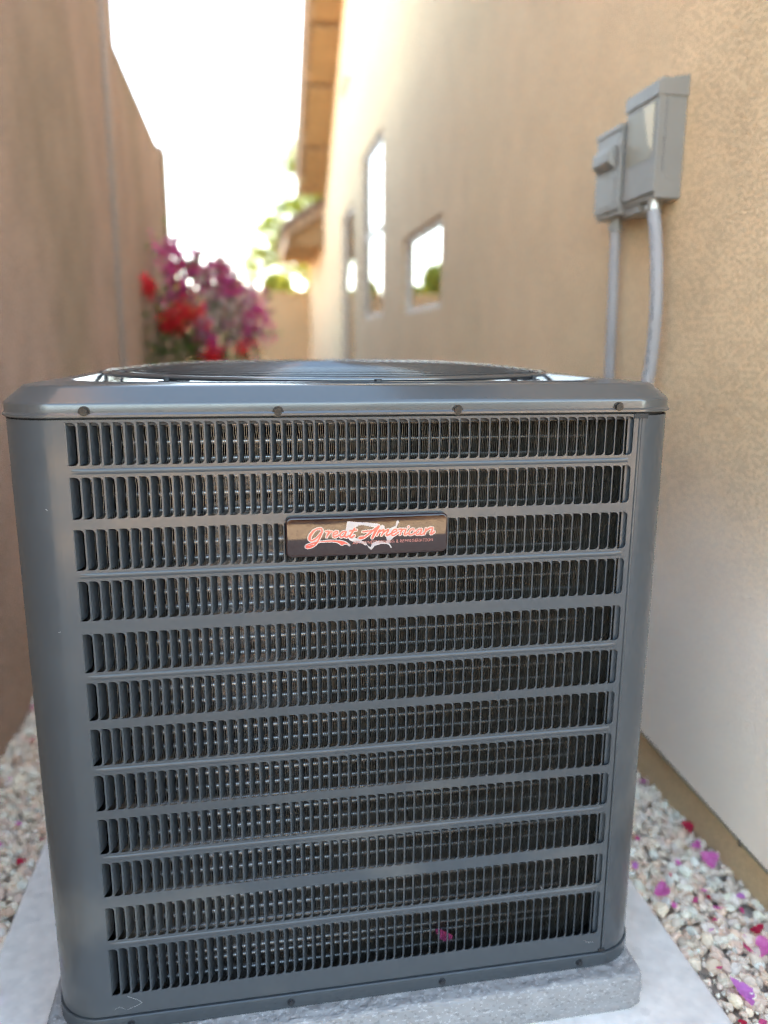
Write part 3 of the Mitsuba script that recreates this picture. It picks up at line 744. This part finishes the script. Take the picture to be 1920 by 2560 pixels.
# ------------------------------------------------------------------ electrical boxes
def elec_box(key, y0, y1, z0, z1, depth, hood):
    xf = XW - depth
    part(key, 'enclosure', rbox(xf + 0.006, XW - 0.0005, y0, y1, z0, z1 - 0.002, 0.003), 'box_paint', smooth=40)
    part(key, 'cover', rbox(xf, xf + 0.010, y0 - 0.0015, y1 + 0.0015, z0 + 0.012, z1 - 0.034 if hood else z1 - 0.004, 0.0025), 'box_paint', smooth=40)
    return xf
E1 = thing('electrical_box', 'taller grey metal disconnect box with a sticker, nearer one on the tan wall', 'electrical box', group=None)
xf = elec_box(E1, 0.657, 0.800, 1.262, 1.508, 0.068, True)
part(E1, 'rain_hood', trimesh.convex.convex_hull(np.array([[x, y, z] for y in (0.6535, 0.8035) for x, z in ((xf - 0.004, 1.470), (xf - 0.004, 1.498), (XW - 0.001, 1.512), (XW - 0.001, 1.470))])), 'box_paint')
def side_disc(y, z, r): return cyl([xf + 0.040, y + 0.0008, z], [xf + 0.040, y - 0.0016, z], r, 28)
part(E1, 'knockout', cat([side_disc(0.657, 1.312, 0.0125)]), 'box_paint', smooth=30)
part(E1, 'side_seam', bx(xf + 0.0180, xf + 0.0195, 0.6555, 0.6580, 1.318, 1.470), 'print_dark')
stx = xf - 0.0008
part(E1, 'sticker', to_yz(extr(Polygon([(0.678, 1.348), (0.790, 1.348), (0.790, 1.458), (0.672, 1.458)]), 0.0008), stx), 'sticker_grey')
part(E1, 'sticker_corner', to_yz(extr(Polygon([(0.670, 1.360), (0.671, 1.460), (0.722, 1.460), (0.690, 1.378)]), 0.0006), stx - 0.0008), 'sticker', label='cream reflection painted on the sticker')  # cream triangle is a reflection drawn as a flat piece
part(E1, 'lower_lip', rbox(xf + 0.010, XW - 0.001, 0.735, 0.805, 1.243, 1.263, 0.002), 'box_paint', smooth=40)
CONN = cat([cyl([1.130, 0.682, 1.250], [1.130, 0.682, 1.263], 0.0125, 20), cyl([1.130, 0.682, 1.238], [1.130, 0.682, 1.252], 0.0175, 8), cyl([1.112, 0.682, 1.244], [1.126, 0.682, 1.244], 0.006, 10)])
E2 = thing('electrical_box', 'shorter grey metal box with a pull handle, farther one on the tan wall', 'electrical box')
xf2 = elec_box(E2, 0.812, 0.938, 1.252, 1.448, 0.075, False)
part(E2, 'lid_edge', rbox(xf2 - 0.003, XW - 0.002, 0.8095, 0.9405, 1.440, 1.452, 0.002), 'box_paint', smooth=40)
part(E2, 'pull_handle', trimesh.convex.convex_hull(np.vstack([rbox(xf2 - 0.019, xf2, 0.835, 0.925, 1.370, 1.404, 0.006).vertices, rbox(xf2 - 0.004, xf2, 0.835, 0.925, 1.360, 1.412, 0.002).vertices])), 'box_paint', smooth=40)
part(E2, 'raised_label', rbox(xf2 - 0.0018, xf2 + 0.002, 0.832, 0.918, 1.275, 1.335, 0.001), 'box_paint', smooth=40)

def flex(key, path, r, ribs, pitch=0.0095):
    p = curve(path, 40)
    d = np.r_[0, np.cumsum(np.linalg.norm(np.diff(p, axis=0), axis=1))]
    s = np.linspace(0, d[-1], int(d[-1] / 0.0019))
    q = np.column_stack([np.interp(s, d, p[:, k_]) for k_ in range(3)])
    amp = ribs(q[:, 2])
    rad = r + amp * np.sin(s * 2 * np.pi / pitch)
    return tube(q, rad, 18)
C1 = thing('conduit', 'smooth grey conduit with faint print hanging from the taller box', 'conduit')
part(C1, 'connector', CONN, 'bright_steel', smooth=30, label='shiny steel connector')
path = [(1.130, 0.682, 1.245), (1.127, 0.655, 1.18), (1.122, 0.630, 1.10), (1.120, 0.617, 1.0), (1.119, 0.626, 0.88), (1.10, 0.645, 0.74), (1.03, 0.68, 0.52), (0.95, 0.69, 0.36), (0.90, 0.695, 0.29), (0.85, 0.70, 0.27), (0.838, 0.70, 0.268)]
part(C1, 'tube', flex(C1, path, 0.0138, lambda z: 0.00018 + 0 * z), 'conduit_grey', smooth=True)
rt = np.random.RandomState(8)
pp = curve(path, 30)
zq = np.linspace(1.20, 0.88, 46)
marks = []
for z in zq:
    if rt.rand() < 0.3: continue
    x_ = np.interp(-z, -pp[:, 2], pp[:, 0]); y_ = np.interp(-z, -pp[:, 2], pp[:, 1])
    h_ = rt.uniform(0.0012, 0.0026)
    marks.append(bx(x_ - 0.01385 * 0.85 - 0.0006, x_ - 0.0138 * 0.85 + 0.002, y_ - 0.0138 * 0.53 - 0.001, y_ - 0.0138 * 0.53 + rt.uniform(0.0008, 0.003), z - h_, z + h_))
part(C1, 'print', cat(marks), 'print_dark')
C2 = thing('conduit', 'thinner grey ribbed conduit hanging from the shorter box', 'conduit')
part(C2, 'connector', cat([cyl([1.135, 0.872, 1.236], [1.135, 0.872, 1.253], 0.0135, 8), cyl([1.135, 0.872, 1.222], [1.135, 0.872, 1.238], 0.0165, 20)]), 'box_paint', smooth=30)
path2 = [(1.135, 0.872, 1.23), (1.135, 0.868, 1.15), (1.134, 0.860, 1.05), (1.132, 0.852, 0.95), (1.130, 0.845, 0.86), (1.132, 0.85, 0.70), (1.145, 0.87, 0.40), (1.150, 0.88, 0.10), (1.150, 0.88, -0.155)]
part(C2, 'tube', flex(C2, path2, 0.0128, lambda z: 0.00012 + 0.0019 * np.clip((1.02 - z) / 0.06, 0, 1), 0.0115), 'conduit_grey', smooth=True)

# ------------------------------------------------------------------ the neighbour's house on the left
NB = thing('neighbour_house', "neighbour's brown stucco house wall close on the left with a stepped top", 'house')
XL = -0.46
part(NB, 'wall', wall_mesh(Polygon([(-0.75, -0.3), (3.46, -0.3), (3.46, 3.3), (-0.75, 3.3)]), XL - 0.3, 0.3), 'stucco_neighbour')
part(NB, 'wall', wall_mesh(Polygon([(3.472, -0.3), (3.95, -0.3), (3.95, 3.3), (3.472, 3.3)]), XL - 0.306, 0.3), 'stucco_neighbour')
part(NB, 'control_joint', bx(XL - 0.05, XL - 0.022, 3.45, 3.48, -0.3, 3.3), 'downspout_paint')
part(NB, 'downspout', rbox(XL - 0.012, XL + 0.020, 3.44, 3.50, -0.13, 3.3, 0.006), 'downspout_paint', smooth=40)
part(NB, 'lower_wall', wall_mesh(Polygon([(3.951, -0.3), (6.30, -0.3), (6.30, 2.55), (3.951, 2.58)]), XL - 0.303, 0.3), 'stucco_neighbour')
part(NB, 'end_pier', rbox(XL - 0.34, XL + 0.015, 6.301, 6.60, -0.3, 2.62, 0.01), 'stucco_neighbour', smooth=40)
part(NB, 'garden_wall', bx(XL - 0.30, XL - 0.10, 6.601, 11.27, -0.3, 1.18), 'stucco_neighbour')  # added beyond the pier, height chosen to curb sunlit bounce
part(NB, 'far_wall', cat([bx(-8.0, XL - 0.31, 3.7, 3.94, -0.3, 3.3), bx(-8.0, XL - 0.31, -0.75, -0.55, -0.3, 3.3)]), 'stucco_neighbour')
part(NB, 'roof', bx(-8.0, XL - 0.302, -0.55, 3.7, 3.15, 3.25), 'roof_tile')

# ------------------------------------------------------------------ end of the alley
FW = thing('boundary_wall', 'plain tan block wall closing the far end of the side yard', 'wall')
part(FW, 'wall', bx(-9.0, XW - 0.002, 11.30, 11.50, -0.3, 1.70), 'stucco_fence')
part(FW, 'coping', rbox(-9.0, XW - 0.003, 11.28, 11.52, 1.701, 1.76, 0.008), 'stucco_fence', smooth=40)

# ------------------------------------------------------------------ plants
def cards(centres, normals, size, aspect, r, bend=0.25, droop=0.0):
    """leaf-shaped cards: six-corner blades, folded a little along the middle"""
    n = len(centres)
    size = np.broadcast_to(size, n)
    t = r.normal(size=(n, 3)); t -= normals * np.sum(t * normals, 1, keepdims=True); t /= np.linalg.norm(t, axis=1, keepdims=True)
    b = np.cross(normals, t)
    prof = [(-1, 0, 0), (-0.35, 0.85, 1), (0.45, 0.6, 1), (1, 0, -0.3), (0.45, -0.6, 1), (-0.35, -0.85, 1)]
    v = np.stack([centres + size[:, None] * (a_ * t + c_ * aspect * b + normals * bend * e_ * 0.5) for a_, c_, e_ in prof], 1)
    f0 = np.array([[0, 1, 5], [1, 4, 5], [1, 2, 4], [2, 3, 4]])
    f = (f0[None] + (np.arange(n) * 6)[:, None, None]).reshape(-1, 3)
    return trimesh.Trimesh(v.reshape(-1, 3), f, process=False)

def blob_points(centres, radii, n, r, shell=0.55):
    w = np.asarray(radii) ** 2; w = w / w.sum()
    i = r.choice(len(centres), n, p=w)
    d = r.normal(size=(n, 3)); d /= np.linalg.norm(d, axis=1, keepdims=True)
    rad = np.asarray(radii)[i] * (shell + (1 - shell) * r.rand(n) ** 0.6)
    return np.asarray(centres)[i] + d * rad[:, None], d

def rand_dirs(n, r, up=0.5):
    d = r.normal(size=(n, 3)); d[:, 2] += up
    return d / np.linalg.norm(d, axis=1, keepdims=True)

def colours(n, base, r, var=0.25, k_=6):
    c_ = np.asarray(base)[r.randint(0, len(base), n)] * (1 + var * r.uniform(-1, 1, (n, 1)))
    return np.clip(np.repeat(c_, k_, 0), 0.005, 0.9)

def bougainvillea(label, stems, foot, seed, nleaf, flowers, tips):
    r = np.random.RandomState(seed)
    key = thing('bougainvillea', label, 'flowering shrub')
    ends = []
    for tip in tips:
        tip = V3(tip, float); f0 = V3(foot, float)
        mid = (f0 + tip) / 2 + r.normal(0, 0.06, 3) + [0, 0, 0.1]
        pth = curve([f0, mid, tip], 8)
        part(key, 'stem', tube(pth, np.linspace(0.011, 0.003, len(pth)), 6), 'bark', smooth=True)
        ends.append(pth)
    P = np.vstack(ends)
    P = P[P[:, 2] > foot[2] + 0.35]
    pts = P[r.randint(0, len(P), nleaf)] + r.normal(0, 0.085, (nleaf, 3))
    part(key, 'leaves', cards(pts, rand_dirs(nleaf, r, 0.7), r.uniform(0.02, 0.036, nleaf), 0.6, r), 'leaf', kind='stuff', color=colours(nleaf, [(0.10, 0.16, 0.04), (0.15, 0.21, 0.05), (0.07, 0.11, 0.03)], r))
    for nm, ccs, n, spread, cent in flowers:
        base = np.asarray(cent)[r.randint(0, len(cent), n)] + r.normal(0, spread, (n, 3))
        d = rand_dirs(n, r, 0.3)
        # three bracts to a flower
        pts3, nr3 = [], []
        for k_ in range(3):
            o = r.normal(size=(n, 3)); o -= d * np.sum(o * d, 1, keepdims=True); o /= np.linalg.norm(o, axis=1, keepdims=True)
            pts3.append(base + o * 0.014); nr3.append(d * 0.45 + o * 0.9)
        pts3 = np.vstack(pts3); nr3 = np.vstack(nr3); nr3 /= np.linalg.norm(nr3, axis=1, keepdims=True)
        part(key, nm, cards(pts3, nr3, r.uniform(0.019, 0.028, 3 * n), 0.75, r, 0.3), 'leaf', kind='stuff', color=colours(3 * n, ccs, r, 0.2))
    return key
MAG = [(0.84, 0.10, 0.42), (0.74, 0.06, 0.36), (0.88, 0.22, 0.54)]
PALE = [(0.93, 0.84, 0.72), (0.93, 0.86, 0.70), (0.90, 0.66, 0.62)]
RED = [(0.80, 0.05, 0.06), (0.85, 0.09, 0.12), (0.70, 0.03, 0.04)]
bougainvillea('tall bougainvillea with magenta and pale pink flowers near the left wall', 9, (-0.10, 5.15, -0.15), 5, 1500,
    [('magenta_flowers', MAG, 620, 0.065, [(-0.30, 5.0, 1.63), (-0.27, 5.0, 1.52), (-0.14, 5.1, 1.56), (0.02, 5.1, 1.50), (0.08, 5.1, 1.40), (-0.02, 5.1, 1.37), (-0.22, 5.0, 1.38), (-0.27, 5.0, 1.26), (0.19, 5.1, 1.34), (0.25, 5.1, 1.22), (0.28, 5.1, 1.12), (-0.12, 5.0, 1.02), (0.23, 5.1, 1.00), (-0.05, 5.1, 0.92)]),
     ('pale_flowers', PALE, 520, 0.05, [(-0.16, 5.1, 1.50), (-0.06, 5.1, 1.46), (0.03, 5.1, 1.54), (-0.03, 5.1, 1.28), (0.06, 5.1, 1.26), (0.13, 5.1, 1.22), (0.21, 5.1, 1.30), (0.13, 5.1, 1.12), (0.03, 5.1, 1.15), (-0.10, 5.0, 1.16), (0.18, 5.1, 1.05)])],
    [(-0.32, 5.0, 1.74), (-0.26, 5.0, 1.55), (-0.10, 5.15, 1.60), (0.06, 5.1, 1.56), (0.02, 5.2, 1.35), (0.22, 5.1, 1.40), (0.30, 5.1, 1.20), (0.26, 5.0, 1.0), (-0.25, 5.1, 1.2)])
bougainvillea('lower red flowering bougainvillea in front of the magenta one, by the left wall', 6, (-0.22, 4.55, -0.15), 9, 700,
    [('red_flowers', RED, 230, 0.036, [(-0.31, 4.5, 1.13), (-0.24, 4.5, 1.10), (-0.20, 4.5, 1.17), (-0.33, 4.5, 1.11), (-0.27, 4.5, 1.07), (-0.12, 4.5, 1.15), (-0.41, 4.5, 1.31), (0.20, 4.6, 0.92), (-0.02, 4.55, 0.88)])],
    [(-0.41, 4.5, 1.30), (-0.30, 4.5, 1.14), (-0.14, 4.5, 1.16), (-0.38, 4.5, 0.95), (-0.28, 4.5, 1.02), (0.2, 4.6, 0.92)])

def tree(name, label, base, height, blobs, n, leafsize, cols, seed, trunk=0.14, group=None, category='tree'):
    r = np.random.RandomState(seed)
    key = thing(name, label, category, group=group)
    base = V3(base, float)
    cs = np.array([b[:3] for b in blobs]); rad = np.array([b[3] for b in blobs])
    top = cs.mean(0)
    tr = curve([base, base + (top - base) * [0.2, 0.2, 0.45] + [0.05, 0.03, 0], base + (top - base) * [0.7, 0.7, 0.8]], 8)
    ms = [tube(tr, np.linspace(trunk, trunk * 0.45, len(tr)), 10)]
    for c_ in cs:
        st = tr[r.randint(len(tr) // 2, len(tr))]
        ms.append(tube(curve([st, (st + c_) / 2 + r.normal(0, 0.12, 3), c_], 6), np.linspace(trunk * 0.4, trunk * 0.08, 13), 6))
    part(key, 'trunk', cat(ms), 'bark', smooth=True)
    # leaf clumps inside each blob
    cl, d = blob_points(cs, rad, max(n // 26, 20), r, 0.45)
    i = r.randint(0, len(cl), n)
    pts = cl[i] + r.normal(0, 1, (n, 3)) * rad.mean() * 0.13
    part(key, 'crown', cards(pts, rand_dirs(n, r, 0.4), leafsize * r.uniform(0.7, 1.3, n), 0.5, r), 'leaf', kind='stuff', color=colours(n, cols, r, 0.3))
    return key
GRN = [(0.27, 0.31, 0.06), (0.32, 0.36, 0.08), (0.22, 0.27, 0.05)]
tree('tree', 'bright yellow green tree rising behind the house eave', (1.9, 15.5, -0.15), 5, [(1.25, 15.5, 4.1, 0.6), (1.05, 15.3, 3.4, 0.55), (0.70, 15.3, 2.95, 0.48), (0.42, 15.2, 2.5, 0.33), (1.2, 15.3, 2.8, 0.5), (1.9, 15.6, 4.6, 0.9), (2.3, 15.5, 3.6, 0.9)], 11000, 0.055, GRN, 41)
def shrub(label, x, y, w, h, seed, cols, n=3500, z0=-0.15):
    r = np.random.RandomState(seed)
    bl = [(x + r.uniform(-w, w) * 0.6, y + r.uniform(-0.4, 0.4), z0 + h * r.uniform(0.45, 0.85), min(w, h) * r.uniform(0.3, 0.42)) for _ in range(7)]
    tree('shrub', label, (x, y, z0), h, bl, n, 0.06, cols, seed, trunk=0.05, category='shrub')
shrub('light green shrub just left of the bright tree, above the far wall', 0.70, 13.4, 0.75, 2.75, 51, GRN, 7000)
shrub('yellowish green shrub above the far wall, next to the magenta flowers', -0.15, 13.6, 0.55, 2.70, 52, [(0.28, 0.32, 0.06), (0.34, 0.37, 0.08)], 6000)
shrub('green shrub above the far wall, below the lowest eave', 1.35, 13.2, 0.5, 2.65, 53, [(0.24, 0.29, 0.05), (0.28, 0.33, 0.06)], 6000)
shrub('broad green shrub behind the far wall on the left', -1.15, 13.6, 0.8, 3.1, 54, GRN, 9000)

# what lies behind the photographer: sunlit yard, hedge, a dark fence (seen in the glossy paint), and shrubs added for their effect on light
HG = [(0.035, 0.055, 0.018), (0.05, 0.075, 0.02), (0.025, 0.04, 0.014)]
for i, (x, y) in enumerate(((-2.0, 7.4), (-2.1, 8.9), (-2.0, 10.3))):  # hidden shrubs added to cut sky light and sunlit bounce
    shrub(('unseen added shrub behind the low garden wall, nearest the magenta flowers', 'unseen added shrub behind the low garden wall, the middle one', 'unseen added shrub behind the low garden wall, nearest the far wall')[i], x, y, 1.0, 3.3, 70 + i, HG, 6500)
for i, x in enumerate((-3.2, -1.6, 0.1, 1.7, 3.4)):
    shrub(('dark hedge shrub behind the photographer, farthest left', 'dark hedge shrub behind the photographer, second from left', 'dark hedge shrub behind the photographer, in the middle', 'dark hedge shrub behind the photographer, fourth from left', 'dark hedge shrub behind the photographer, farthest right')[i], x, -7.0, 1.1, 1.8, 60 + i, HG, 2500)
for i, (x, y) in enumerate(((-1.45, -1.9), (-1.5, -3.1))):  # shrubs added to darken what the left of the panel reflects
    shrub(('added low dark shrub behind the photographer, beside the left wall end', 'added low dark shrub behind the photographer, farther from the left wall end')[i], x, y, 0.55, 1.35, 80 + i, HG, 3000)
bf = thing('timber_fence', 'dark brown timber fence behind the photographer', 'fence')
for i in range(40):
    part(bf, 'board', bx(-6 + i * 0.3, -6 + i * 0.3 + 0.29, -8.6, -8.57, -0.15, 1.7 + 0.02 * math.sin(i * 7)), 'bark')

# ------------------------------------------------------------------ fallen bracts
def bract(size, seed, three=True):
    r = np.random.RandomState(seed)
    ms = []
    for k_ in range(3 if three else 1):
        nu, nv = 9, 7
        u, w = np.meshgrid(np.linspace(0, 1, nu), np.linspace(-1, 1, nv), indexing='ij')
        wid = np.sin(np.pi * np.clip(u, 0.02, 1) ** 0.8 * 0.97 + 0.05) * 0.55
        x = u; y = wid * w
        curl = r.uniform(0.25, 0.7)
        z = curl * u ** 1.6 * 0.6 + 0.28 * (w ** 2) * wid + 0.05 * np.sin(u * 7 + w * 3 + k_)
        a_ = k_ * 2.09 + r.uniform(-0.3, 0.3)
        xr, yr = x * math.cos(a_) - y * math.sin(a_), x * math.sin(a_) + y * math.cos(a_)
        v = np.column_stack([xr.ravel(), yr.ravel(), z.ravel()]) * size
        i, j = np.meshgrid(np.arange(nu - 1), np.arange(nv - 1), indexing='ij')
        q = (i * nv + j).ravel()
        f = np.vstack([np.stack([q, q + nv, q + nv + 1], 1), np.stack([q, q + nv + 1, q + 1], 1)])
        ms.append(trimesh.Trimesh(v, f, process=False))
    m = cat(ms)
    m.apply_transform(trimesh.transformations.euler_matrix(r.uniform(-0.7, 0.7), r.uniform(-0.7, 0.7), r.uniform(0, 6.28)))
    return m
BR = [  # x, y, size, material, three bracts, label
    (1.166, 0.600, 0.016, 'magenta', False, 'small magenta petal on gravel by the farthest visible piece of foundation'),
    (1.176, 0.405, 0.018, 'red', True, 'deep red fallen flower on gravel against the foundation'),
    (1.160, 0.290, 0.021, 'magenta', True, 'large magenta fallen flower touching the foundation'),
    (1.097, 0.300, 0.013, 'magenta', False, 'small magenta petal left of the large one by the foundation'),
    (1.012, 0.215, 0.020, 'magenta', True, 'magenta fallen flower beside the slab edge'),
    (1.098, 0.205, 0.015, 'magenta', False, 'narrow magenta petal in the middle of the gravel strip'),
    (1.153, 0.187, 0.017, 'violet', False, 'purple petal lying near the foundation'),
    (1.138, 0.139, 0.013, 'pink', False, 'thin pink petal standing on edge near the foundation'),
    (1.069, 0.136, 0.013, 'red', False, 'small crimson petal in the middle of the gravel'),
    (1.046, 0.110, 0.013, 'violet', False, 'pale violet petal below the small crimson one'),
    (1.107, 0.088, 0.013, 'magenta', False, 'dark magenta petal near the right edge of the picture'),
    (1.116, 0.048, 0.021, 'magenta', True, 'big magenta flower at the right edge of the picture'),
    (1.083, 0.050, 0.017, 'pink', True, 'pink flower left of the big magenta one at the right edge'),
    (1.133, 0.090, 0.015, 'red', True, 'red flower above the big magenta one at the right edge'),
    (1.014, -0.034, 0.026, 'violet', True, 'largest bright violet flower on the gravel near the lower right corner'),
    (0.982, -0.078, 0.014, 'red', False, 'crimson petal beside the slab in the lower right corner'),
    (0.990, 0.300, 0.014, 'violet', False, 'violet petal at the slab edge beside the air conditioner'),
    (1.010, 0.020, 0.010, 'pink', False, 'tiny pink petal between the slab and the largest violet flower'),
    (1.100, -0.010, 0.013, 'pink', False, 'salmon pink petal by the right edge, below the big magenta flower'),
    (-0.318, 0.673, 0.012, 'magenta', False, 'purple petal on the gravel left of the air conditioner'),
    (-0.393, 0.868, 0.009, 'magenta', False, 'tiny magenta petal on the left gravel, nearer the wall'),
    (-0.255, 0.600, 0.014, 'red', False, 'dark red petal where the left gravel meets the slab'),
    (-0.440, 1.270, 0.014, 'pink', False, 'pink petal at the foot of the left wall'),
    (1.135, 0.345, 0.015, 'dry', False, 'dry yellow brown leaf above the large magenta flower')]
for i, (x, y, s, mt, three, lb) in enumerate(BR):
    m = bract(s, 100 + i, three)
    m.apply_translation([x, y, -0.128 - min(0, m.bounds[0, 2]) * 0.75])
    thing('fallen_leaf' if mt == 'dry' else 'fallen_petal', lb, 'leaf' if mt == 'dry' else 'petal', group=None if mt == 'dry' else 'fallen bougainvillea petals', mesh=m, bsdf='dry_leaf' if mt == 'dry' else 'petal_' + mt, smooth=True)
rq = np.random.RandomState(77)
for i in range(22):
    x, y = (rq.uniform(0.99, 1.18), rq.uniform(-0.15, 0.62)) if i < 17 else (rq.uniform(-0.44, -0.27), rq.uniform(0.3, 1.2))
    mt = ('magenta', 'pink', 'red', 'magenta')[i % 4]
    m = bract(rq.uniform(0.008, 0.0135), 200 + i, i % 3 == 0)
    m.apply_translation([x, y, -0.130 - min(0, m.bounds[0, 2]) * 0.75])
    thing('fallen_petal', 'tiny pink or red petal scrap half lost among the pebbles', 'petal', group='tiny petal scraps', mesh=m, bsdf='petal_' + mt, smooth=True)
m = bract(0.018, 300, False); m.apply_translation([-0.222, 0.150, -0.126])
thing('fallen_petal', 'bright violet petal lying on the slab at the lower left edge', 'petal', group='fallen bougainvillea petals', mesh=m, bsdf='petal_violet', smooth=True)
m = bract(0.017, 301, True); m.apply_transform(trimesh.transformations.rotation_matrix(1.3, [1, 0, 0])); m.apply_translation([0.512, 0.027, 0.013])
thing('fallen_petal', 'pink petal caught inside the lowest row of louvres', 'petal', group='fallen bougainvillea petals', mesh=m, bsdf='petal_pink', smooth=True)
